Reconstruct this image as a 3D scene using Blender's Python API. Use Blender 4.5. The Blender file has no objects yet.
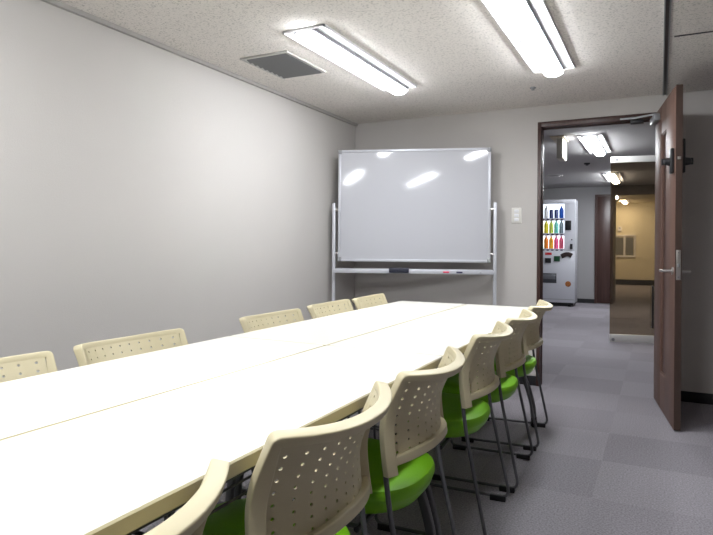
import bpy, bmesh, math, random
from mathutils import Vector, Matrix
random.seed(7)
PI = math.pi
SC = bpy.context.scene
C = SC.collection

# ------------------------------------------------------------------ camera
f, roll, pitch, yaw = 600.0, math.radians(0.35), math.radians(0.15), math.radians(26.8)
fw = Vector((-math.sin(yaw)*math.cos(pitch), math.cos(yaw)*math.cos(pitch), -math.sin(pitch)))
rr = Vector((math.cos(yaw), math.sin(yaw), 0)); uu = rr.cross(fw)
R = rr*math.cos(roll) + uu*math.sin(roll); U = -rr*math.sin(roll) + uu*math.cos(roll)
cd = bpy.data.cameras.new('camera'); cam = bpy.data.objects.new('camera', cd); C.objects.link(cam)
cd.sensor_fit = 'HORIZONTAL'; cd.sensor_width = 36; cd.lens = f/713*36
cd.shift_y = -(267.5-247.6)/713; cd.shift_x = 0
cd.clip_start = 0.05
M3 = Matrix((R, U, -fw)).transposed()
cam.matrix_world = Matrix.Translation((0, 0, 1.1)) @ M3.to_4x4()
SC.camera = cam
# ------------------------------------------------------------------ world, exposure
w = bpy.data.worlds.new('world'); SC.world = w; w.use_nodes = True
w.node_tree.nodes['Background'].inputs[0].default_value = (0.8, 0.85, 1, 1)
w.node_tree.nodes['Background'].inputs[1].default_value = 0.02
SC.view_settings.view_transform = 'Standard'; SC.view_settings.look = 'None'
SC.view_settings.exposure = 0.0; SC.view_settings.gamma = 1
LAMP = 50.0        # emission of the LED bars
CORR = 95.0         # emission of the corridor LED bars
FAR = 105.0

# ------------------------------------------------------------------ materials
def mat(name, col, rough=0.5, metal=0.0, noise=None, bump=None, coat=0.0, emis=None, spec=0.5):
    m = bpy.data.materials.new(name); m.use_nodes = True; nt = m.node_tree; b = nt.nodes['Principled BSDF']
    b.inputs['Base Color'].default_value = (*col, 1); b.inputs['Roughness'].default_value = rough
    b.inputs['Metallic'].default_value = metal; b.inputs['Coat Weight'].default_value = coat
    b.inputs['Specular IOR Level'].default_value = spec
    if noise or bump:
        tc = nt.nodes.new('ShaderNodeTexCoord')
    if noise:
        s, amt = noise
        n = nt.nodes.new('ShaderNodeTexNoise'); n.inputs['Scale'].default_value = s; n.inputs['Detail'].default_value = 5
        nt.links.new(tc.outputs['Object'], n.inputs['Vector'])
        r = nt.nodes.new('ShaderNodeValToRGB')
        r.color_ramp.elements[0].position = .3; r.color_ramp.elements[1].position = .7
        r.color_ramp.elements[0].color = (*[c*(1-amt) for c in col], 1)
        r.color_ramp.elements[1].color = (*[min(1, c*(1+amt)) for c in col], 1)
        nt.links.new(n.outputs['Fac'], r.inputs['Fac']); nt.links.new(r.outputs['Color'], b.inputs['Base Color'])
    if bump:
        s, st = bump
        n = nt.nodes.new('ShaderNodeTexNoise'); n.inputs['Scale'].default_value = s; n.inputs['Detail'].default_value = 3
        nt.links.new(tc.outputs['Object'], n.inputs['Vector'])
        bp = nt.nodes.new('ShaderNodeBump'); bp.inputs['Strength'].default_value = st; bp.inputs['Distance'].default_value = .004
        nt.links.new(n.outputs['Fac'], bp.inputs['Height']); nt.links.new(bp.outputs['Normal'], b.inputs['Normal'])
    if emis:
        b.inputs['Emission Color'].default_value = (*emis[0], 1); b.inputs['Emission Strength'].default_value = emis[1]
    return m

def ceiling_mat(name, col):
    m = mat(name, col, .95); nt = m.node_tree; b = nt.nodes['Principled BSDF']; N = nt.nodes; L = nt.links
    tc = N.new('ShaderNodeTexCoord')
    n = N.new('ShaderNodeTexNoise'); n.inputs['Scale'].default_value = 95; n.inputs['Detail'].default_value = 4; n.inputs['Roughness'].default_value = .7
    L.new(tc.outputs['Object'], n.inputs['Vector'])
    r = N.new('ShaderNodeValToRGB'); e = r.color_ramp.elements
    e[0].position = .36; e[1].position = .47; e[0].color = (*[c*.6 for c in col], 1); e[1].color = (*col, 1)
    L.new(n.outputs['Fac'], r.inputs['Fac']); L.new(r.outputs['Color'], b.inputs['Base Color'])
    bp = N.new('ShaderNodeBump'); bp.inputs['Strength'].default_value = .5; bp.inputs['Distance'].default_value = .004
    L.new(n.outputs['Fac'], bp.inputs['Height']); L.new(bp.outputs['Normal'], b.inputs['Normal'])
    return m

def carpet_mat(name, ca, cb):
    m = mat(name, ca, .95, spec=.2); nt = m.node_tree; b = nt.nodes['Principled BSDF']; N = nt.nodes; L = nt.links
    tc = N.new('ShaderNodeTexCoord'); mp = N.new('ShaderNodeMapping')
    T = .517
    mp.inputs['Location'].default_value = (.258/T, -2.303/T + 6, 0)      # tile corner at (-0.258, 2.303)
    mp.inputs['Scale'].default_value = (1/T, 1/T, 0)
    L.new(tc.outputs['Object'], mp.inputs['Vector'])
    ck = N.new('ShaderNodeTexChecker'); ck.inputs['Scale'].default_value = 1.0
    ck.inputs['Color1'].default_value = (1, 1, 1, 1); ck.inputs['Color2'].default_value = (0, 0, 0, 1)
    off = N.new('ShaderNodeVectorMath'); off.operation = 'ADD'; off.inputs[1].default_value = (0, 0, .5)
    L.new(mp.outputs['Vector'], off.inputs[0]); L.new(off.outputs[0], ck.inputs['Vector'])
    fl = N.new('ShaderNodeVectorMath'); fl.operation = 'FLOOR'; L.new(off.outputs[0], fl.inputs[0])
    wn = N.new('ShaderNodeTexWhiteNoise'); L.new(fl.outputs[0], wn.inputs['Vector'])
    a = N.new('ShaderNodeMath'); a.operation = 'MULTIPLY_ADD'; a.inputs[1].default_value = .55
    L.new(wn.outputs['Value'], a.inputs[0])
    a2 = N.new('ShaderNodeMath'); a2.operation = 'MULTIPLY'; a2.inputs[1].default_value = .45
    L.new(ck.outputs['Fac'], a2.inputs[0]); L.new(a2.outputs[0], a.inputs[2])
    mx = N.new('ShaderNodeMixRGB'); mx.inputs[1].default_value = (*ca, 1); mx.inputs[2].default_value = (*cb, 1)
    L.new(a.outputs[0], mx.inputs[0])
    n = N.new('ShaderNodeTexNoise'); n.inputs['Scale'].default_value = 130; n.inputs['Detail'].default_value = 3
    L.new(tc.outputs['Object'], n.inputs['Vector'])
    r = N.new('ShaderNodeValToRGB'); r.color_ramp.elements[0].position = .35; r.color_ramp.elements[1].position = .65
    r.color_ramp.elements[0].color = (.72, .70, .72, 1); r.color_ramp.elements[1].color = (1.15, 1.15, 1.15, 1)
    L.new(n.outputs['Fac'], r.inputs['Fac'])
    mu = N.new('ShaderNodeMixRGB'); mu.blend_type = 'MULTIPLY'; mu.inputs[0].default_value = 1
    L.new(mx.outputs[0], mu.inputs[1]); L.new(r.outputs['Color'], mu.inputs[2]); L.new(mu.outputs[0], b.inputs['Base Color'])
    bp = N.new('ShaderNodeBump'); bp.inputs['Strength'].default_value = .6; bp.inputs['Distance'].default_value = .004
    L.new(n.outputs['Fac'], bp.inputs['Height']); L.new(bp.outputs['Normal'], b.inputs['Normal'])
    return m

def wood_mat(name, c1, c2, rough=.35):
    m = mat(name, c1, rough); nt = m.node_tree; b = nt.nodes['Principled BSDF']; N = nt.nodes; L = nt.links
    tc = N.new('ShaderNodeTexCoord'); mp = N.new('ShaderNodeMapping'); mp.inputs['Scale'].default_value = (40, 40, 1.2)
    L.new(tc.outputs['Object'], mp.inputs['Vector'])
    n = N.new('ShaderNodeTexNoise'); n.inputs['Scale'].default_value = 1.5; n.inputs['Detail'].default_value = 6
    L.new(mp.outputs['Vector'], n.inputs['Vector'])
    r = N.new('ShaderNodeValToRGB'); r.color_ramp.elements[0].position = .3; r.color_ramp.elements[1].position = .7
    r.color_ramp.elements[0].color = (*c1, 1); r.color_ramp.elements[1].color = (*c2, 1)
    L.new(n.outputs['Fac'], r.inputs['Fac']); L.new(r.outputs['Color'], b.inputs['Base Color'])
    return m

WALL = mat('wallpaper', (.54, .515, .49), .85, noise=(1.3, .02), bump=(220, .25))
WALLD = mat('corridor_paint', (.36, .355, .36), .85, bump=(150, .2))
CREAMW = mat('cream_paint', (.72, .66, .50), .85, noise=(.8, .05))
CEIL = ceiling_mat('mineral_board', (.80, .755, .71))
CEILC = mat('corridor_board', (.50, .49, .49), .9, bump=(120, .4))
CARPET = carpet_mat('carpet_tile', (.250, .236, .257), (.300, .285, .308))
BASE = mat('vinyl_base', (.016, .016, .018), .5)
WOODF = wood_mat('dark_frame_wood', (.050, .024, .020), (.075, .038, .030))
WOODL = wood_mat('leaf_veneer', (.115, .062, .045), (.160, .090, .068), .5)
WOODS = wood_mat('inset_veneer', (.070, .034, .026), (.10, .05, .038), .4)
CREAM = mat('chair_plastic', (.60, .53, .345), .42, bump=(500, .05))
GREEN = mat('green_upholstery', (.19, .50, .004), .55, bump=(600, .1))
GREENP = mat('green_shell', (.20, .52, .004), .35)
TUBE = mat('grey_tube', (.12, .12, .13), .38, .3)
RUB = mat('black_rubber', (.012, .012, .014), .6)
TOP = mat('white_laminate', (.88, .87, .79), .22, noise=(3, .01), spec=.5)
EDGE = mat('cream_edging', (.46, .41, .25), .45)
STEELD = mat('dark_steel', (.06, .06, .07), .45, .4)
BOARD = mat('enamel_board', (.52, .525, .56), .07, spec=.6)
ALU = mat('white_aluminium', (.56, .57, .61), .35, .2)
ALUD = mat('grey_cap', (.30, .31, .32), .4, .3)
WHITE = mat('white_paint_metal', (.78, .78, .80), .4)
CHROME = mat('brushed_steel', (.62, .60, .57), .28, .95)
RAIL = mat('pale_rail_steel', (.72, .71, .68), .3, .2)
BLACK = mat('black_plastic', (.015, .015, .017), .4)
PLATE = mat('switch_plastic', (.70, .68, .63), .4)
VENT = mat('vent_grey', (.16, .16, .165), .5, .2)
VENTF = mat('vent_frame', (.45, .44, .42), .5)
LED = mat('led_diffuser', (.9, .9, .9), .5, emis=((.93, .96, 1.0), LAMP))
LEDC = mat('corridor_led_diffuser', (.9, .9, .9), .5, emis=((.93, .96, 1.0), CORR))
LEDF = mat('far_led_diffuser', (.9, .9, .9), .5, emis=((1.0, .95, .84), FAR))
HOUS = mat('bar_housing_grey', (.45, .45, .48), .45)
LENSW = mat('lamp_tray', (.78, .78, .80), .45)
VEND = mat('vending_body', (.56, .57, .62), .35)
VLIT = mat('display_backlight', (.9, .9, .95), .5, emis=((.85, .92, 1.0), 1.5))
PAPER = mat('grey_notice', (.16, .16, .15), .7, noise=(60, .5))
EXITL = mat('sign_face', (.9, .9, .85), .5, emis=((1, 1, .92), 1.6))
SIGNB = mat('sign_casing', (.62, .60, .52), .5)
TAN = mat('sign_mount', (.60, .52, .38), .5)
GLASS = bpy.data.materials.new('tinted_glass'); GLASS.use_nodes = True
nt = GLASS.node_tree; nt.nodes.clear()
o_ = nt.nodes.new('ShaderNodeOutputMaterial'); t_ = nt.nodes.new('ShaderNodeBsdfTransparent'); g_ = nt.nodes.new('ShaderNodeBsdfGlossy')
x_ = nt.nodes.new('ShaderNodeMixShader'); x_.inputs[0].default_value = .07
t_.inputs[0].default_value = (.64, .57, .47, 1); g_.inputs['Roughness'].default_value = .02
nt.links.new(t_.outputs[0], x_.inputs[1]); nt.links.new(g_.outputs[0], x_.inputs[2]); nt.links.new(x_.outputs[0], o_.inputs[0])

# ------------------------------------------------------------------ helpers
def box(bm, x0, x1, y0, y1, z0, z1, bev=0.0, seg=2):
    mtx = Matrix.Translation(((x0+x1)/2, (y0+y1)/2, (z0+z1)/2)) @ Matrix.Diagonal((abs(x1-x0), abs(y1-y0), abs(z1-z0), 1))
    r = bmesh.ops.create_cube(bm, size=1, matrix=mtx)
    if bev > 0:
        es = list({e for v in r['verts'] for e in v.link_edges})
        bmesh.ops.bevel(bm, geom=es, offset=bev, segments=seg, profile=.5, affect='EDGES')

def cyl(bm, p0, p1, r0, r1=None, seg=20):
    p0, p1 = Vector(p0), Vector(p1); d = p1-p0
    mtx = Matrix.Translation((p0+p1)/2) @ d.to_track_quat('Z', 'Y').to_matrix().to_4x4()
    bmesh.ops.create_cone(bm, cap_ends=True, segments=seg, radius1=r0, radius2=r0 if r1 is None else r1, depth=d.length, matrix=mtx)

def smooth_path(pts, rad, n=5):
    """round the corners of a polyline"""
    pts = [Vector(p) for p in pts]; out = [pts[0]]
    for i in range(1, len(pts)-1):
        a, b, c = pts[i-1], pts[i], pts[i+1]
        r = min(rad, (a-b).length*.45, (c-b).length*.45)
        p, q = b+(a-b).normalized()*r, b+(c-b).normalized()*r
        for k in range(n+1):
            t = k/n; out.append(p*(1-t)**2 + b*2*t*(1-t) + q*t*t)
    out.append(pts[-1]); return out

def sweep(bm, path, prof, normals=None, caps=True):
    """sweep a closed 2-D profile [(a,b)] along path; a along normal, b along binormal"""
    rings = []; n = len(path); last = None
    for i, p in enumerate(path):
        t = (path[min(i+1, n-1)]-path[max(i-1, 0)]).normalized()
        if normals: N = normals[i]
        else:
            N = last if last is not None else (Vector((0, 1, 0)) if abs(t.y) < .9 else Vector((1, 0, 0)))
        N = (N - t*N.dot(t)).normalized(); last = N; B = t.cross(N)
        rings.append([bm.verts.new(p + N*a + B*b) for a, b in prof])
    m = len(prof)
    for i in range(n-1):
        for k in range(m):
            bm.faces.new((rings[i][k], rings[i][(k+1) % m], rings[i+1][(k+1) % m], rings[i+1][k]))
    if caps:
        bm.faces.new(rings[0][::-1]); bm.faces.new(rings[-1])

def circ(r, n=12): return [(r*math.cos(2*PI*k/n), r*math.sin(2*PI*k/n)) for k in range(n)]
def rrect(a, b, r, n=3):
    out = []
    for cx, cy, s in ((a-r, b-r, 0), (-a+r, b-r, 1), (-a+r, -b+r, 2), (a-r, -b+r, 3)):
        for k in range(n+1):
            t = PI/2*(s+k/n); out.append((cx+r*math.cos(t), cy+r*math.sin(t)))
    return out
def tube(bm, pts, r, bend=.04, seg=10): sweep(bm, smooth_path(pts, bend), circ(r, seg))

def loft(bm, rings, caps=True):
    vs = [[bm.verts.new(p) for p in ring] for ring in rings]; m = len(vs[0])
    for i in range(len(vs)-1):
        for k in range(m):
            bm.faces.new((vs[i][k], vs[i][(k+1) % m], vs[i+1][(k+1) % m], vs[i+1][k]))
    if caps: bm.faces.new(vs[0][::-1]); bm.faces.new(vs[-1])

def obj(name, bm, m, parent=None, smooth=True):
    bmesh.ops.recalc_face_normals(bm, faces=bm.faces)
    me = bpy.data.meshes.new(name); bm.to_mesh(me); bm.free()
    if isinstance(m, (list, tuple)):
        for k in m: me.materials.append(k)
    else: me.materials.append(m)
    if smooth:
        for p in me.polygons: p.use_smooth = True
        me.set_sharp_from_angle(angle=math.radians(38))
    o = bpy.data.objects.new(name, me); C.objects.link(o)
    if parent: o.parent = parent
    return o
def bobj(name, m, parent, *a, **k):
    bm = bmesh.new(); box(bm, *a, **k); return obj(name, bm, m, parent)
def thing(name, label, cat, loc=(0, 0, 0), rz=0, group=None):
    o = bpy.data.objects.new(name, None); C.objects.link(o); o.location = loc; o.rotation_euler = (0, 0, rz)
    o.empty_display_size = .1
    o['label'] = label; o['category'] = cat
    if group: o['group'] = group
    return o
def tag(o, label, cat, group=None):
    o['label'] = label; o['category'] = cat
    if group: o['group'] = group
    return o
def struct(name, m, *a, label=None, **k):
    o = bobj(name, m, None, *a, **k); o['kind'] = 'structure'
    if label: o['label'] = label
    return o
def dup(root, loc, rz=None, label=None):
    r = root.copy(); C.objects.link(r); r.location = loc
    if rz is not None: r.rotation_euler = (0, 0, rz)
    if label: r['label'] = label
    for ch in list(root.children):
        c = ch.copy(); C.objects.link(c); c.parent = r
        for g in list(ch.children):
            d = g.copy(); C.objects.link(d); d.parent = c
    return r

# ================================================================== STRUCTURE
XL, YB, ZC = -2.494, 4.902, 2.218          # left wall, far wall, ceiling
XR, YN = 2.6, -3.2                         # unseen right and near walls
ZK = 2.30                                  # corridor ceiling
XCL, XCR, YK = -3.4, 3.2, 12.692
YF = 19.46
struct('floor', CARPET, XCL-.1, XCR+.1, YN-.1, YF+.2, -.10, 0, label='grey carpet tile floor running out through the doorway')
struct('ceiling', CEIL, XL-.12, XR+.12, YN-.12, YB, ZC, ZC+.10, label='pitted mineral board ceiling of the meeting room')
struct('wall_left', WALL, XL-.12, XL, YN-.12, YB+.12, 0, ZC, label='bare light grey wall left of the table')
struct('wall_right', WALL, XR, XR+.12, YN-.12, YB+.12, 0, ZC)
struct('wall_near', WALL, XL, XR, YN-.12, YN, 0, ZC)
bm = bmesh.new()
DX0, DX1, DZ = -.840, -.018, 2.045
box(bm, XL, DX0-.01, YB, YB+.09, 0, ZC+.1)
box(bm, DX1+.01, XR, YB, YB+.09, 0, ZC+.1)
box(bm, DX0-.01, DX1+.01, YB, YB+.09, DZ+.01, ZC+.1)
o = obj('wall_back', bm, WALL, smooth=False); o['kind'] = 'structure'; o['label'] = 'light grey end wall with the doorway'
# skirting
struct('baseboard_back', BASE, XL, -.868, YB-.012, YB, 0, .075, bev=.003)
struct('baseboard_right', BASE, .03, XR, YB-.012, YB, 0, .075, bev=.003)
struct('baseboard_left', BASE, XL, XL+.012, YN, YB-.012, 0, .075, bev=.003)
# door casing
bm = bmesh.new()
box(bm, -.868, DX0, YB-.018, YB+.10, 0, 2.088, bev=.003)
box(bm, DX1, .028, YB-.010, YB+.10, 0, 2.088, bev=.003)
box(bm, DX0-.001, DX1+.001, YB-.018, YB+.10, DZ, 2.088, bev=.003)
box(bm, DX0-.001, DX0+.006, YB+.05, YB+.075, 0, DZ, bev=.002)
box(bm, DX0-.001, DX1+.001, YB+.05, YB+.075, DZ-.008, DZ, bev=.002)
o = obj('trim_1', bm, WOODF); o['kind'] = 'structure'; o['label'] = 'dark brown wooden door frame around the open doorway'
# folding partition track and slot in the ceiling
bm = bmesh.new()
box(bm, .012, .018, YN, YB, ZC-.012, ZC+.001); box(bm, .034, .040, YN, YB, ZC-.012, ZC+.001)
t = obj('trim_2', bm, ALUD); t['kind'] = 'structure'; t['label'] = 'twin metal rails of a partition track in the ceiling'
struct('trim_3', BLACK, .018, .034, YN, YB, ZC-.003, ZC, label='dark groove between the partition rails')
struct('trim_4', BLACK, .062, .75, 3.58, 3.592, ZC-.003, ZC, label='short dark slot in the ceiling right of the partition track')
struct('trim_5', mat('cove', (.40, .385, .36), .7), XL, XL+.022, YN, YB, ZC-.022, ZC, label='narrow moulding where left wall meets ceiling')
# corridor
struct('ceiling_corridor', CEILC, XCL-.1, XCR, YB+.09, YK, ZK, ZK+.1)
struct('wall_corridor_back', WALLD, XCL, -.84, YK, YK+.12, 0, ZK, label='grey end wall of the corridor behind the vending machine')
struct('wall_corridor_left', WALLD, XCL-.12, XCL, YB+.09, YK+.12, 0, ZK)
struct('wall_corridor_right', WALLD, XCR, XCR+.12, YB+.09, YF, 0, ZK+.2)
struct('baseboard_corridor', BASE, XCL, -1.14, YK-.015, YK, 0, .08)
# hall beyond the glass: cream wall, its ceiling, dark bulkhead
struct('wall_cream', CREAMW, -3.2, XCR, YF, YF+.12, 0, 2.6, label='cream wall seen through the tinted glass')
struct('wall_hall_left', CREAMW, -3.32, -3.2, YK+.12, YF, 0, 2.6)
struct('baseboard_cream', BASE, -3.2, XCR, YF-.02, YF, 0, .16)
struct('ceiling_hall', mat('hall_ceiling', (.68, .60, .42), .9), -3.2, XCR, YK, YF, ZK+.12, ZK+.22)
struct('trim_bulkhead', mat('bulkhead_brown', (.10, .08, .065), .7), -.81, XCR, YK-.05, YK+.12, 2.12, ZK+.12, label='dark brown beam above the corridor end')
# dark brown door panel at the corridor end
dd = thing('door_2', 'dark brown full height door at the end of the corridor', 'door', (-1.14, YK-.03, 0)); dd['kind'] = 'structure'
bobj('door_panel', WOODF, dd, .04, .29, 0, .05, .01, 2.10, bev=.003)
bm = bmesh.new(); box(bm, 0, .04, -.01, .06, 0, 2.14); box(bm, .29, .33, -.01, .06, 0, 2.14); box(bm, .04, .29, -.01, .06, 2.10, 2.14)
obj('door_frame', bm, WOODF, dd)
struct('wall_hall_corner', WOODF, -.84, -.81, YK-.01, YK+.8, 0, ZK+.12)

# ================================================================== LIGHT FITTINGS
def lamp(label, x, y0, y1, zc, led, grp, wd=.25):
    t = thing('ceiling_light', label, 'ceiling light', (x, (y0+y1)/2, zc), 0, grp)
    L = (y1-y0)/2; W = wd/2
    bm = bmesh.new()
    # shallow tray: flat lip, sloping reflector wings down to the bar
    prof = [(-W, 0), (-W, -.014), (-W+.005, -.014), (-W+.012, -.004), (W-.012, -.004), (W-.005, -.014), (W, -.014), (W, 0)]
    loft(bm, [[Vector((px, sy, pz)) for px, pz in prof] for sy in (-L, L)])
    for sy in (-L, L-.006): box(bm, -W, W, sy, sy+.006, -.014, 0)
    obj('reflector_tray', bm, LENSW, t, smooth=False)
    bobj('bar_housing', HOUS, t, -.060, .060, -L+.006, L-.006, -.026, -.004, bev=.002)
    bm = bmesh.new()
    pr = [(.058*math.cos(a), -.026-.029*math.sin(a)) for a in [PI*k/12 for k in range(13)]]
    rings = []
    for sy, s in ((-L+.004, .80), (-L+.012, 1), (L-.012, 1), (L-.004, .80)):
        rings.append([Vector((px*s, sy, -.026+(pz+.026)*s)) for px, pz in pr])
    loft(bm, rings); obj('led_bar', bm, led, t)
    return t
G = 'recessed LED ceiling lights of the meeting room'
lamp('long white LED ceiling light beside the air vent', -1.637, 2.62, 3.91, ZC, LED, G)
lamp('long white LED ceiling light nearest the doorway, cut by top of photo', -.598, 2.62, 3.91, ZC, LED, G)
lamp('white LED ceiling light above the near end of table, left row', -1.637, -.02, 1.27, ZC, LED, G)
lamp('white LED ceiling light above the near end of table, right row', -.598, -.02, 1.27, ZC, LED, G)
G2 = 'LED ceiling lights of the corridor'
lamp('white LED corridor ceiling light nearest the doorway', -.672, 6.80, 8.10, ZK, LEDC, G2)
lamp('white LED corridor ceiling light cut by the edge of the tinted glass', -.705, 10.40, 11.75, ZK, LEDC, G2)
lamp('LED light behind the corridor beam, nearest of those seen in the hall', -1.02, 15.9, 17.0, ZK+.12, LEDF, G2)
lamp('LED light farthest away in the cream walled hall', -.90, 18.0, 19.1, ZK+.12, LEDF, G2)

# ================================================================== CEILING FITTINGS
t = thing('air_vent', 'square dark louvred air vent in the ceiling beside a light', 'air vent', (-2.078, 3.11, ZC))
bm = bmesh.new(); a, b, e = .168, .228, .022
box(bm, -a, a, -b, -b+e, -.010, 0, bev=.002); box(bm, -a, a, b-e, b, -.010, 0, bev=.002)
box(bm, -a, -a+e, -b+e, b-e, -.010, 0, bev=.002); box(bm, a-e, a, -b+e, b-e, -.010, 0, bev=.002)
obj('vent_frame', bm, VENTF, t)
bm = bmesh.new(); n = 8
for k in range(n):
    y = -b+e+.03+(2*(b-e)-.05)*k/(n-1)-.004
    vs = [Vector((0, dy, dz)) for dy, dz in ((-.018, -.0008), (-.016, -.0004), (.030, -.014), (.028, -.0155))]
    loft(bm, [[Vector((sx, y+v.y, v.z)) for v in vs] for sx in (-a+e, a-e)])
obj('louvres', bm, VENT, t, smooth=False)
bobj('duct_back', BLACK, t, -a+e, a-e, -b+e, b-e, -.001, 0)
bm = bmesh.new(); cyl(bm, (0, 0, 0), (0, 0, -.008), .022, .018); cyl(bm, (0, 0, -.008), (0, 0, -.018), .007, .012)
tag(obj('sprinkler_head', bm, ALUD), 'small grey sprinkler head on the room ceiling before the doorway', 'sprinkler').location = (-.80, 4.31, ZC)
bm = bmesh.new(); cyl(bm, (0, 0, 0), (0, 0, -.02), .045, .038); cyl(bm, (0, 0, -.02), (0, 0, -.035), .024, .018)
tag(obj('smoke_detector', bm, BLACK), 'small dark round detector on the corridor ceiling', 'smoke detector').location = (-.93, 9.1, ZK)
bm = bmesh.new(); cyl(bm, (0, 0, 0), (0, 0, -.012), .13, .12, 28); cyl(bm, (0, 0, -.012), (0, 0, -.02), .09, .08, 28)
tag(obj('ceiling_speaker', bm, CEILC), 'flat round speaker plate far back on the corridor ceiling', 'speaker').location = (-1.58, 10.5, ZK)
t = thing('hanging_sign', 'slim lit sign box hanging from the corridor ceiling', 'sign', (-.97, 6.85, ZK))
bobj('mount_plate', TAN, t, -.10, .05, -.12, .28, -.012, 0, bev=.002)
bobj('sign_casing', SIGNB, t, -.035, .025, -.06, .22, -.235, -.012, bev=.003)
bobj('lit_face', EXITL, t, .026, .034, -.05, .21, -.225, -.03, bev=.002)

# ================================================================== DOOR LEAF
d = Vector((.082+.032, 4.067-4.889, 0)).normalized()
dr = thing('door_1', 'open dark wood door leaf standing into the room', 'door', (-.032, 4.889, 0), math.atan2(d.y, d.x)); dr['kind'] = 'structure'
Wd, Td, Z0, Z1 = .83, .038, .008, 2.077
s0, s1, q0, q1 = .285, .485, .25, 1.875
bm = bmesh.new()                                            # leaf with a tall narrow inset on both faces
box(bm, 0, s0, 0, Td, Z0, Z1, bev=.0015); box(bm, s1, Wd, 0, Td, Z0, Z1, bev=.0015)
box(bm, s0-.001, s1+.001, 0.0004, Td-.0004, Z0, q0); box(bm, s0-.001, s1+.001, 0.0004, Td-.0004, q1, Z1)
obj('door_leaf', bm, WOODL, dr)
bobj('inset_panel', WOODS, dr, s0-.001, s1+.001, .013, Td-.013, q0-.001, q1+.001)
bm = bmesh.new()                                            # beading around the inset
for (a0, a1, b0, b1) in ((s0, s0+.010, q0, q1), (s1-.010, s1, q0, q1), (s0, s1, q0, q0+.010), (s0, s1, q1-.010, q1)):
    box(bm, a0, a1, .004, Td-.004, b0, b1)
obj('inset_beading', bm, WOODL, dr)
bobj('edge_band', mat('edge_wood', (.055, .032, .024), .5), dr, Wd, Wd+.0012, .0008, Td-.0008, Z0, Z1)
pl = bobj('lock_plate', CHROME, dr, Wd+.001, Wd+.004, .007, Td-.007, .909, 1.088, bev=.001)
bm = bmesh.new(); box(bm, Wd+.004, Wd+.012, .013, Td-.013, .985, 1.005, bev=.002)
obj('latch_bolt', bm, ALUD, pl)
bm = bmesh.new()
for z in (.925, 1.072): cyl(bm, (Wd+.0035, Td/2, z), (Wd+.005, Td/2, z), .004)
obj('plate_screws', bm, ALUD, pl)
for s, y0 in ((-1, 0), (1, Td)):
    bm = bmesh.new(); yy = y0+s*.052
    cyl(bm, (.775, y0, .96), (.775, y0+s*.008, .96), .024)
    sweep(bm, smooth_path([(.775, y0+s*.006, .96), (.775, yy, .96), (.665, yy+s*.003, .957)], .014), circ(.0085, 12))
    obj('lever_handle', bm, CHROME, dr)
def keypad(y0, s, zt):
    bm = bmesh.new(); ya, yb = sorted((y0, y0+s*.022)); box(bm, .735, .795, ya, yb, 1.555, zt, bev=.006)
    k = obj('keypad_lock', bm, BLACK, dr)
    bm = bmesh.new(); cyl(bm, (.765, y0+s*.02, 1.625), (.765, y0+s*.05, 1.625), .026, .021, 24)
    cyl(bm, (.765, y0+s*.05, 1.625), (.765, y0+s*.058, 1.625), .021, .012, 24)
    box(bm, .759, .771, min(y0+s*.05, y0+s*.068), max(y0+s*.05, y0+s*.068), 1.605, 1.645, bev=.002)
    obj('turn_knob', bm, BLACK, k)
keypad(0, -1, 1.705); keypad(Td, 1, 1.76)
bobj('dead_bolt', CHROME, dr, Wd+.001, Wd+.009, .010, Td-.010, 1.63, 1.647, bev=.001)
cl = bobj('door_closer', ALUD, dr, .03, .235, -.042, 0, 1.985, 2.035, bev=.008)
bm = bmesh.new(); cyl(bm, (.12, -.02, 2.035), (.12, -.02, 2.05), .014)
obj('closer_spindle', bm, CHROME, cl)
bm = bmesh.new()
sweep(bm, [Vector((.12, -.02, 2.052)), Vector((.02, -.135, 2.052)), Vector((-.028, -.235, 2.058))], rrect(.003, .007, .002))
obj('closer_arm', bm, ALUD, cl)
for z in (.25, 1.05, 1.86):
    bm = bmesh.new(); cyl(bm, (-.006, .030, z), (-.006, .030, z+.10), .0075); box(bm, -.004, .0, .012, .032, z, z+.10)
    obj('hinge', bm, CHROME, dr)
bobj('closer_bracket', BLACK, None, -.20, -.11, YB-.03, YB+.03, 2.018, 2.044, bev=.004)
tag(bpy.data.objects['closer_bracket'], 'small black bracket under the head of the door frame', 'bracket')

# ================================================================== SWITCH
t = thing('light_switch', 'white wall switch plate between whiteboard and doorway', 'light switch', (-1.03, YB, 1.354))
bobj('switch_plate', PLATE, t, -.040, .040, -.008, 0, -.062, .062, bev=.003)
for z in (-.034, 0, .034): bobj('rocker', WHITE, t, -.018, .018, -.012, -.008, z-.013, z+.013, bev=.0015)

# ================================================================== WHITEBOARD
A = Vector((-2.389, 4.39, 0)); B = Vector((-1.211, 4.78, 0)); ub = (B-A).normalized(); Lb = (B-A).length
wb = thing('whiteboard', 'large white mobile whiteboard standing across the far corner', 'whiteboard', (A+B)/2, math.atan2(ub.y, ub.x))
H = Lb/2; b0, b1 = .972, 1.896
TILT = Matrix.Translation((0, 0, (b0+b1)/2)) @ Matrix.Rotation(math.radians(-.6), 4, 'X') @ Matrix.Translation((0, 0, -(b0+b1)/2))
def tb(name, m, parent, *a, **k):
    bm = bmesh.new(); box(bm, *a, **k); bmesh.ops.transform(bm, matrix=TILT, verts=bm.verts); return obj(name, bm, m, parent)
tb('writing_panel', BOARD, wb, -H+.012, H-.012, -.008, .012, b0+.012, b1-.012)
bm = bmesh.new(); fwid = .022
box(bm, -H+.01, H-.01, -.015, .018, b1-fwid, b1, bev=.004); box(bm, -H+.01, H-.01, -.017, .018, b0, b0+fwid, bev=.004)
box(bm, -H, -H+fwid, -.015, .018, b0+.01, b1-.01, bev=.004); box(bm, H-fwid, H, -.015, .018, b0+.01, b1-.01, bev=.004)
bmesh.ops.transform(bm, matrix=TILT, verts=bm.verts); obj('board_frame', bm, ALU, wb)
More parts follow.
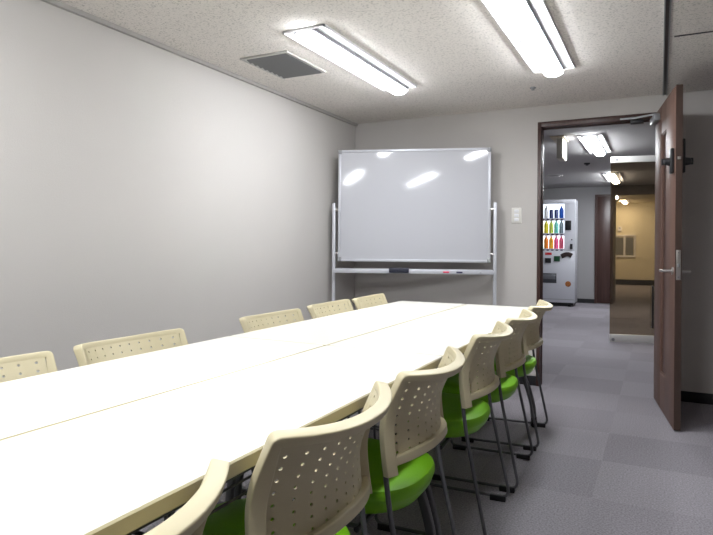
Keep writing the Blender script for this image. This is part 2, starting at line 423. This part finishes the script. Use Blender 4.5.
for sx in (-1, 1):
    for zz in (b0, b1-.034):
        x0, x1 = sorted((sx*(H+.002), sx*(H-.030))); tb('corner_cap', ALUD, wb, x0, x1, -.019, .020, zz-.001, zz+.035, bev=.006)
for sx in (-1, 1):
    x0, x1 = sorted((sx*(H+.022), sx*(H+.048)))
    bm = bmesh.new(); box(bm, x0, x1, -.020, .020, .07, 1.455, bev=.004); pst = obj('post', bm, ALU, wb)
    bm = bmesh.new(); cyl(bm, (sx*(H-.002), 0, 1.40), (sx*(H+.024), 0, 1.40), .016)
    obj('pivot_bolt', bm, CHROME, wb)
    bm = bmesh.new(); cyl(bm, (sx*(H-.002), 0, 1.04), (sx*(H+.024), 0, 1.04), .009); obj('stop_pin', bm, CHROME, wb)
    bm = bmesh.new(); box(bm, x0-.002, x1+.002, -.25, .12, .062, .092, bev=.004); ft = obj('foot_bar', bm, ALU, wb)
    xc = (x0+x1)/2
    for yy in (-.22, .09):
        bm = bmesh.new(); cyl(bm, (xc-.010, yy, .026), (xc+.010, yy, .026), .026); box(bm, xc-.014, xc+.014, yy-.012, yy+.012, .03, .064)
        obj('caster', bm, RUB, ft)
bm = bmesh.new()                                            # tray with upturned lip
box(bm, -H-.022, H+.022, -.078, .012, .880, .888, bev=.002); box(bm, -H-.022, H+.022, -.082, -.074, .880, .911, bev=.002)
box(bm, -H-.022, H+.022, .006, .012, .880, .915, bev=.002); obj('pen_tray', bm, ALU, wb)
box_ = bmesh.new(); box(box_, -H-.022, H+.022, -.012, .012, .28, .31, bev=.003); obj('cross_bar', box_, ALU, wb)
def on_tray(o, x, y, z):
    p = (A+B)/2 + ub*x + Vector((-ub.y, ub.x, 0))*y; o.location = (p.x, p.y, z); o.rotation_euler = (0, 0, math.atan2(ub.y, ub.x)); return o
er = on_tray(thing('board_eraser', 'dark whiteboard eraser stuck to the front of the pen tray', 'eraser'), -.105, -.0835, .905)
bobj('eraser_grip', mat('navy_plastic', (.02, .022, .04), .45), er, -.080, .080, -.030, -.008, -.018, .022, bev=.005)
bobj('felt_pad', BLACK, er, -.078, .078, -.008, 0, -.016, .020, bev=.001)
def marker(col, nm, x, lab):
    t = on_tray(thing('marker_pen', lab, 'marker pen', group='marker pens on the tray'), x, -.058, .9185)
    bm = bmesh.new(); cyl(bm, (-.03, 0, 0), (.045, 0, 0), .008, seg=14); obj('barrel', bm, WHITE, t)
    cm = mat(nm, col, .4)
    bm = bmesh.new(); cyl(bm, (-.062, 0, 0), (-.03, 0, 0), .0088, seg=14); obj('cap', bm, cm, t)
    bm = bmesh.new(); cyl(bm, (.045, 0, 0), (.052, 0, 0), .007, seg=14); obj('end_plug', bm, cm, t)
    t.location.z = .8885+.0095
    return t
marker((.65, .02, .05), 'red_cap', .335, 'red capped marker pen on the whiteboard tray')
marker((.02, .02, .03), 'dark_cap', .445, 'black capped marker pen on the whiteboard tray')
# small magnet stuck on the tray lip
for x, c, nm, lab in ((.27, (.75, .06, .12), 'red_magnet', 'small red magnet on the lip of the whiteboard tray'), (.375, (.03, .03, .08), 'dark_magnet', 'small dark magnet on the lip of the whiteboard tray'), (.54, (.45, .45, .5), 'grey_magnet', 'tiny grey magnet at the right end of the tray lip')):
    w2 = .024 if x < .5 else .008
    bm = bmesh.new(); box(bm, -w2, w2, -.005, 0, -.006, .006, bev=.002)
    tag(on_tray(obj('magnet', bm, mat(nm, c, .4)), x, -.082, .896), lab, 'magnet', 'magnets on the whiteboard tray')

# ================================================================== TABLES
ZT = .73
def make_table():
    t = thing('meeting_table', '', 'table', (0, 0, 0), 0, 'long white folding tables pushed together')
    hw, hl = .2285, .9135
    def outline(o, z, r=.014):
        return [Vector((a, b, z)) for a, b in rrect(hw-o, hl-o, r, 4)]
    bm = bmesh.new(); loft(bm, [outline(.004, ZT-.004, .012), outline(.004, ZT-.001, .012), outline(.006, ZT, .011)]); obj('tabletop', bm, TOP, t, smooth=False)
    bm = bmesh.new(); loft(bm, [outline(.003, ZT-.030), outline(0, ZT-.027), outline(0, ZT-.004), outline(.003, ZT-.0012)]); obj('edge_band', bm, EDGE, t)
    bm = bmesh.new()
    for sx in (-1, 1): box(bm, sx*.17-.012, sx*.17+.012, -.85, .85, ZT-.062, ZT-.030, bev=.003)
    for sy in (-.84, -.3, .3, .84): box(bm, -.17, .17, sy-.012, sy+.012, ZT-.060, ZT-.030, bev=.003)
    obj('under_frame', bm, STEELD, t)
    bm = bmesh.new()                                         # wire shelf
    for k in range(6): tube(bm, [(-.12+.045*k, -.70, ZT-.15), (-.12+.045*k, .70, ZT-.15)], .003, seg=6)
    for yy in (-.70, -.25, .25, .70):
        tube(bm, [(-.135, yy, ZT-.06), (-.135, yy, ZT-.15), (.12, yy, ZT-.15), (.12, yy, ZT-.06)], .004, .02, 6)
    obj('wire_shelf', bm, STEELD, t)
    for sy in (-1, 1):
        y = sy*.890
        for sx in (-1, 1):
            bm = bmesh.new()
            pts = [(sx*.03, .52), (sx*.075, .47), (sx*.125, .33), (sx*.165, .24), (sx*.195, .13), (sx*.200, .06)]
            P = smooth_path([(sx*.022, y, .66)]+[(a, y, z) for a, z in pts], .05)
            sweep(bm, P, rrect(.011, .017, .008), normals=[Vector((0, 1, 0))]*len(P))
            lg = obj('leg', bm, TUBE, t)
            bm = bmesh.new(); xx = sx*.202
            cyl(bm, (xx-.011, y, .022), (xx+.011, y, .022), .022); cyl(bm, (xx-.017, y, .024), (xx-.013, y, .024), .018); cyl(bm, (xx+.013, y, .024), (xx+.017, y, .024), .018)
            box(bm, xx-.016, xx+.016, y-.010, y+.010, .04, .066, bev=.003)
            obj('caster', bm, RUB, lg)
    bm = bmesh.new(); tube(bm, [(0, -.890, .64), (0, .890, .64)], .014); obj('stretcher', bm, TUBE, t)
    for sy in (-1, 1): bobj('leg_bracket', STEELD, t, -.06, .06, sy*.880-.02, sy*.880+.02, ZT-.075, ZT-.03, bev=.004)
    return t
XS = -1.110
t0 = make_table()
spots = [(XS-.2308, 2.867, 'white meeting table at far left of the joined group, below the whiteboard'),
         (XS+.2308, 2.867, 'white meeting table at far right of the joined group, nearest the doorway'),
         (XS-.2308, 1.038, 'white meeting table at near left of the joined group, along the bare wall'),
         (XS+.2308, 1.038, 'white meeting table at near right of the joined group, closest to the camera')]
for i, (x, y, lab) in enumerate(spots):
    if i == 0: t0.location = (x, y, 0); t0['label'] = lab
    else: dup(t0, (x, y, 0), 0, lab)

# ================================================================== CHAIRS
HWD = .230
def S(u, v):
    """back surface: u across -1..1, v 0 top .. 1 bottom; front of chair = +x"""
    z = .780 - .277*v
    lean = .046*math.sin(min(1, v/.58)*PI/2)**1.3 - (.014*((v-.58)/.42)**1.5 if v > .58 else 0)
    bow = .080*(1-.12*v)
    x = lean - bow*(1-abs(u)**2.3)
    wd = HWD*(1-.035*math.sin(PI*v)) if v < .5 else HWD*(.965+.02*(v-.5))
    z += .018*(1-u*u)*v - .015*(1-u*u)*(1-v) + .002
    return Vector((x, wd*u, z))
def Nrm(u, v):
    e = 1e-3; a = S(u+e, v)-S(u-e, v); b = S(u, v+e)-S(u, v-e); n = a.cross(b).normalized()
    return n if n.x > 0 else -n
def make_chair():
    t = thing('stacking_chair', '', 'chair', (0, 0, 0), 0, 'cream and green meeting chairs around the tables')
    # backrest: perforated shell, flanged rim and bottom lip in one moulding
    bm = bmesh.new(); nc, nr = 10, 9; U0, V0, V1 = .90, .06, .87
    grid = {}
    def V(u, v, off):
        k = (round(u, 5), round(v, 5), off)
        if k not in grid: grid[k] = bm.verts.new(S(u, v) + Nrm(u, v)*off)
        return grid[k]
    for off in (-.0018, .0018):
        for i in range(nc):
            for j in range(nr):
                ua, ub_ = -U0+2*U0*i/nc, -U0+2*U0*(i+1)/nc; va, vb = V0+(V1-V0)*j/nr, V0+(V1-V0)*(j+1)/nr
                um, vm = (ua+ub_)/2, (va+vb)/2
                outer = [(ua, va), (um, va), (ub_, va), (ub_, vm), (ub_, vb), (um, vb), (ua, vb), (ua, vm)]
                ru, rv = .0040/HWD, .0040/.285
                inner = [(um+ru*math.cos(a), vm+rv*math.sin(a)) for a in [PI*(-.75+.25*k) for k in range(8)]]
                for k in range(8):
                    k2 = (k+1) % 8
                    bm.faces.new([V(*outer[k], off), V(*outer[k2], off), V(*inner[k2], off), V(*inner[k], off)])
                    if off > 0: bm.faces.new([V(*inner[k], .0018), V(*inner[k2], .0018), V(*inner[k2], -.0018), V(*inner[k], -.0018)])
    # rim: down the left spine, across the top, down the right spine
    uv = []
    for k in range(15): uv.append((-.945, 1.0-.945*k/14))
    for a in range(1, 5):
        t_ = a/5*PI/2; uv.append((-.945+.03*(1-math.cos(t_)), .055-.025*math.sin(t_)))
    for k in range(1, 26): uv.append((-.915+1.83*k/26, .030))
    for a in range(4, 0, -1):
        t_ = a/5*PI/2; uv.append((.945-.03*(1-math.cos(t_)), .055-.025*math.sin(t_)))
    for k in range(15): uv.append((.945, .055+.945*k/14))
    path = [S(u, max(v, 0)) if v <= 1 else S(u, 1)+Vector((-.004, 0, -.277*(v-1))) for u, v in uv]
    nr_ = [Nrm(u, min(v, 1)) for u, v in uv]
    # top stretch is deeper than the spines
    rings = []; n = len(path)
    for i, p in enumerate(path):
        tg = (path[min(i+1, n-1)]-path[max(i-1, 0)]).normalized(); N = nr_[i]; N = (N-tg*N.dot(tg)).normalized(); Bn = tg.cross(N)
        v = uv[i][1]; top = 1-min(1, max(0, (v-.02)/.12)); edge = max(0, abs(uv[i][0])-.80)/.155 if v < .1 else 1
        a = .0125+.002*top; b = .0105+.006*min(1, max(0, (v-.06)/.25))
        rings.append([p+N*x+Bn*y-N*(a-.0012) for x, y in rrect(a, b, .0035)])
    loft(bm, rings)
    # bottom lip
    P = [S(-.93+1.86*k/20, .885) for k in range(21)]; Nn = [Nrm(-.93+1.86*k/20, .885) for k in range(21)]
    sweep(bm, [p-n_*.008 for p, n_ in zip(P, Nn)], rrect(.010, .012, .004), normals=Nn)
    obj('backrest', bm, CREAM, t)
    # seat: upholstered pad over a moulded shell
    def ring(s, z, dx=0, pw=.38):
        out = []
        for k in range(40):
            a = 2*PI*k/40; c, s_ = math.cos(a), math.sin(a)
            x = math.copysign(abs(c)**(2*pw), c)*.222*s; y = math.copysign(abs(s_)**(2*pw), s_)*.226*s*(1-.05*(x < 0))
            zz = z - .012*max(0, x/.222)**3
            out.append(Vector((.206+x+dx, y, zz+.008)))
        return out
    bm = bmesh.new(); loft(bm, [ring(.985, .405), ring(1, .414), ring(1.0, .426), ring(.98, .436), ring(.92, .442), ring(.5, .439), ring(.05, .436)]); st = obj('seat', bm, GREEN, t)
    bm = bmesh.new(); loft(bm, [ring(.30, .348), ring(.62, .350), ring(.78, .357), ring(.89, .370), ring(.955, .387), ring(.985, .405)]); obj('seat_shell', bm, GREENP, st)
    # sled frame: one loop a side
    for s in (-1, 1):
        bm = bmesh.new(); y0, y1 = s*.216, s*.230
        tube(bm, [(.034, s*.218, .54), (.018, y0, .41), (-.066, y1, .018), (.375, y1, .018), (.345, s*.20, .350), (.12, s*.19, .345)], .0070, .045)
        lf = obj('leg_frame', bm, TUBE, t)
        for xx in (-.014, .325):
            bm = bmesh.new(); box(bm, xx-.034, xx+.034, y1-.011, y1+.012, 0, .024, bev=.003); obj('foot_pad', bm, RUB, lf)
    bm = bmesh.new()
    tube(bm, [(.12, -.20, .340), (.12, .20, .340)], .0085, seg=8); tube(bm, [(.31, -.20, .340), (.31, .20, .340)], .0085, seg=8)
    obj('seat_support', bm, STEELD, t)
    return t
c0 = make_chair()
RX, LX = -.615, -1.636
chairs = [
 (RX+.010, 0.490, 181, 'nearest chair on the doorway side, cut by bottom edge of photo'),
 (RX+.008, 1.079, 180.8, 'large foreground chair showing its whole perforated cream back, second from camera on doorway side'),
 (RX+.008, 1.639, 182, 'third chair from camera on doorway side, cream back above bright green seat'),
 (RX-.008, 2.372, 182.5, 'fourth chair from camera on doorway side, feet clearly visible on the carpet'),
 (RX-.014, 2.945, 182.5, 'fifth chair from camera on doorway side, second from table far end'),
 (RX-.034, 3.557, 183.5, 'sixth and farthest chair on doorway side, standing before the door frame'),
 (LX+.012, 0.972, -1, 'wall side chair cut by the left edge of photo'),
 (LX+.006, 1.533, -1.5, 'wall side chair second from left edge, wide cream back rising over table'),
 (LX+.003, 2.379, -1, 'middle wall side chair, alone between two gaps'),
 (LX-.022, 2.988, .7, 'wall side chair second from the whiteboard, left of the last one'),
 (LX-.012, 3.491, 3, 'last wall side chair, closest to the whiteboard')]
for i, (x, y, a, lab) in enumerate(chairs):
    if i == 0: c0.location = (x, y, 0); c0.rotation_euler = (0, 0, math.radians(a)); c0['label'] = lab
    else: dup(c0, (x, y, 0), math.radians(a), lab)

# ================================================================== CORRIDOR: GLASS DOOR
g0, g1 = Vector((-.511, 7.528, 0)), Vector((-.07, 7.611, 0)); gd = (g1-g0).normalized()
gl = thing('glass_door', 'tinted frameless glass door with steel rails out in the corridor', 'door', g0, math.atan2(gd.y, gd.x))
bobj('glass_pane', GLASS, gl, 0, .95, -.005, .005, .095, 2.085)
bobj('bottom_rail', RAIL, gl, 0, .95, -.016, .016, .012, .10, bev=.002)
bobj('top_rail', RAIL, gl, 0, .95, -.016, .016, 2.08, 2.15, bev=.002)
bm = bmesh.new(); cyl(bm, (.035, -.016, .04), (.035, -.028, .04), .018); obj('floor_lock', bm, ALUD, gl)
bm = bmesh.new(); cyl(bm, (.06, -.016, 2.115), (.06, -.03, 2.115), .016); obj('pivot_cap', bm, ALUD, gl)
bm = bmesh.new(); tube(bm, [(.445, -.006, .66), (.445, -.05, .66), (.445, -.05, .20), (.445, -.006, .20)], .011, .01)
obj('pull_bar', bm, BLACK, gl)

# notice board, thermostat on the cream wall
t = thing('notice_frame', 'pale framed notice board with two grey sheets on the cream wall', 'notice board', (-.93, YF, 1.15))
bm = bmesh.new()
for a in ((-.30, .30, -.33, -.29), (-.30, .30, .29, .33), (-.30, -.265, -.29, .29), (.265, .30, -.29, .29), (-.02, .02, -.29, .29)):
    box(bm, a[0], a[1], -.03, 0, a[2], a[3])
obj('frame', bm, WHITE, t)
for x0, x1 in ((-.24, -.03), (.03, .24)): bobj('notice_sheet', PAPER, t, x0, x1, -.015, -.005, -.27, .25)
bobj('frame_back', mat('cream_card', (.6, .55, .42), .8), t, -.265, .265, -.005, 0, -.29, .29)
t = thing('wall_thermostat', 'small white control box high on the cream wall', 'thermostat', (-1.06, YF, 1.66))
bobj('casing', WHITE, t, -.05, .05, -.03, 0, -.07, .07, bev=.005)
bobj('display', ALUD, t, -.03, .03, -.033, -.03, 0, .045)

# ================================================================== VENDING MACHINE
vm = thing('vending_machine', 'tall pale drink vending machine with lit bottle display', 'vending machine', (-1.394, 11.691, 0))
VW, VH, VD = 1.05, 1.99, .42                                # extends to -x and +y
wx0, wx1, wz0, wz1, dep = -.86, -.188, 1.045, 1.915, .12
bm = bmesh.new()
box(bm, -VW, 0, dep, VD, .07, VH, bev=.008); box(bm, -VW, 0, 0, dep+.01, .07, wz0, bev=.004); box(bm, -VW, 0, 0, dep+.01, wz1, VH, bev=.004)
box(bm, -VW, wx0, 0, dep+.01, wz0-.01, wz1+.01); box(bm, wx1, 0, 0, dep+.01, wz0-.01, wz1+.01)
obj('cabinet', bm, VEND, vm)
bobj('display_backlight', VLIT, vm, wx0, wx1, dep-.012, dep-.001, wz0, wz1)
bm = bmesh.new()
for x in (-.95, -.10):
    for y in (.08, .36): cyl(bm, (x, y, 0), (x, y, .07), .03)
box(bm, -VW+.03, -.03, .05, VD-.02, .02, .07); obj('plinth', bm, BLACK, vm)
shelves = [1.075, 1.365, 1.645]
for z in shelves:
    sh = bobj('display_shelf', WHITE, vm, wx0, wx1, .012, dep-.012, z-.014, z)
    bm = bmesh.new(); box(bm, wx0, wx1, .004, .012, z-.048, z, bev=.002); st_ = obj('price_strip', bm, mat('strip', (.5, .5, .56), .4), sh)
for z in shelves:
    for k in range(8):
        x = wx0+.045+.083*k; bobj('select_button', mat('button', (.06, .04, .08), .3), vm, x-.022, x+.022, -.002, .004, z-.040, z-.014, bev=.002)
bobj('bill_slot_panel', BLACK, vm, -.168, -.066, -.010, 0, 1.42, 1.595, bev=.004)
bobj('coin_slot', BLACK, vm, -.085, -.040, -.012, 0, 1.068, 1.165, bev=.004)
bm = bmesh.new(); cyl(bm, (-.055, -.012, 1.24), (-.055, 0, 1.24), .012); obj('return_button', bm, BLACK, vm)
bm = bmesh.new()
P = [Vector((-.235+.185*k/8, -.008, .945+.028*math.sin(PI*(k/8)*1.2-.6))) for k in range(9)]
sweep(bm, P, rrect(.010, .042, .008), normals=[Vector((0, 1, 0))]*9); obj('coin_return_panel', bm, mat('dark_panel', (.035, .022, .022), .35), vm)
bobj('card_reader', mat('green_screen', (.012, .07, .03), .3), vm, -.369, -.261, -.012, 0, .835, .936, bev=.004)
bobj('reader_block', BLACK, vm, -.53, -.42, -.012, 0, .805, .896, bev=.004)
bobj('red_label', mat('red_label', (.55, .015, .02), .5), vm, -.53, -.41, -.003, 0, .955, 1.0)
dsh = bobj('dispense_hatch', mat('hatch', (.05, .052, .06), .25), vm, -.82, -.321, -.008, 0, .43, .612, bev=.006)
bobj('hatch_flap', mat('hatch_flap', (.13, .135, .15), .2), dsh, -.80, -.34, -.014, -.008, .50, .59, bev=.003)
bm = bmesh.new(); cyl(bm, (-.115, -.003, .42), (-.115, 0, .42), .052, seg=24); obj('round_sticker', bm, mat('orange_sticker', (.35, .12, .03), .5, noise=(30, .6)), vm)
bobj('kick_line', ALUD, vm, -VW+.01, -.01, -.003, 0, .125, .135)
# bottles and cans in the display
cols = {1.645: [((.80, .82, .86), 'white'), ((.80, .82, .86), 'white'), ((.55, .6, .62), 'silver'), ((.78, .8, .82), 'pale'), ((.04, .05, .16), 'navy'), ((.05, .07, .2), 'dark blue'), ((.02, .12, .60), 'blue'), ],
        1.365: [((.7, .75, .1), 'lime'), ((.85, .75, .05), 'yellow'), ((.80, .72, .04), 'yellow'), ((.75, .65, .03), 'golden'), ((.65, .75, .15), 'lime green'), ((.2, .65, .55), 'teal'), ((.25, .32, .36), 'grey'), ],
        1.075: [((.3, .6, .1), 'green'), ((.85, .5, .05), 'amber'), ((.25, .65, .08), 'green'), ((.90, .25, .02), 'orange'), ((.90, .45, .03), 'light orange'), ((.85, .12, .30), 'pink'), ((.85, .15, .25), 'rose'), ]}
rown = {1.645: 'top', 1.365: 'middle', 1.075: 'bottom'}
for z, lst in cols.items():
    for k, (c, cn) in enumerate(lst):
        x = -1.394+wx0+.065+.091*k
        tall = not (z == 1.645 and k in (4, 5))
        hgt, r = (.240, .040) if tall else (.16, .037)
        if z == 1.645 and k == 6: hgt = .225
        m = mat('drink_'+cn.replace(' ', '_'), c, .3)
        cap = mat('cap_'+cn.replace(' ', '_'), tuple(min(1, q*.5+.4) for q in c), .4)
        t = thing('drink_bottle' if tall else 'drink_can', '', 'bottle' if tall else 'can', (x, 11.691+.06, z+.0005), 0, 'drinks in the vending machine display')
        pos = ['at the left end', 'second from left', 'third from left', 'in the centre', 'third from right', 'second from right', 'at the right end'][k]
        t['label'] = '%s drink %s %s of the %s display shelf' % (cn, 'bottle' if tall else 'can', pos, rown[z])
        bm = bmesh.new()
        if tall: pr = [(r*.9, 0), (r, .006), (r, hgt*.28), (r*.93, hgt*.36), (r, hgt*.44), (r, hgt*.66), (r*.75, hgt*.78), (r*.38, hgt*.88), (r*.38, hgt*.92)]
        else: pr = [(r*.8, 0), (r, .008), (r, hgt-.012), (r*.82, hgt)]
        loft(bm, [[Vector((q*math.cos(2*PI*j/14), q*math.sin(2*PI*j/14), zz)) for j in range(14)] for q, zz in pr])
        obj('body', bm, m, t)
        bm = bmesh.new()
        if tall: cyl(bm, (0, 0, hgt*.92), (0, 0, hgt), r*.44, seg=14)
        else: cyl(bm, (0, 0, hgt), (0, 0, hgt+.003), r*.78, seg=14)
        obj('bottle_cap' if tall else 'lid', bm, cap if tall else CHROME, t)
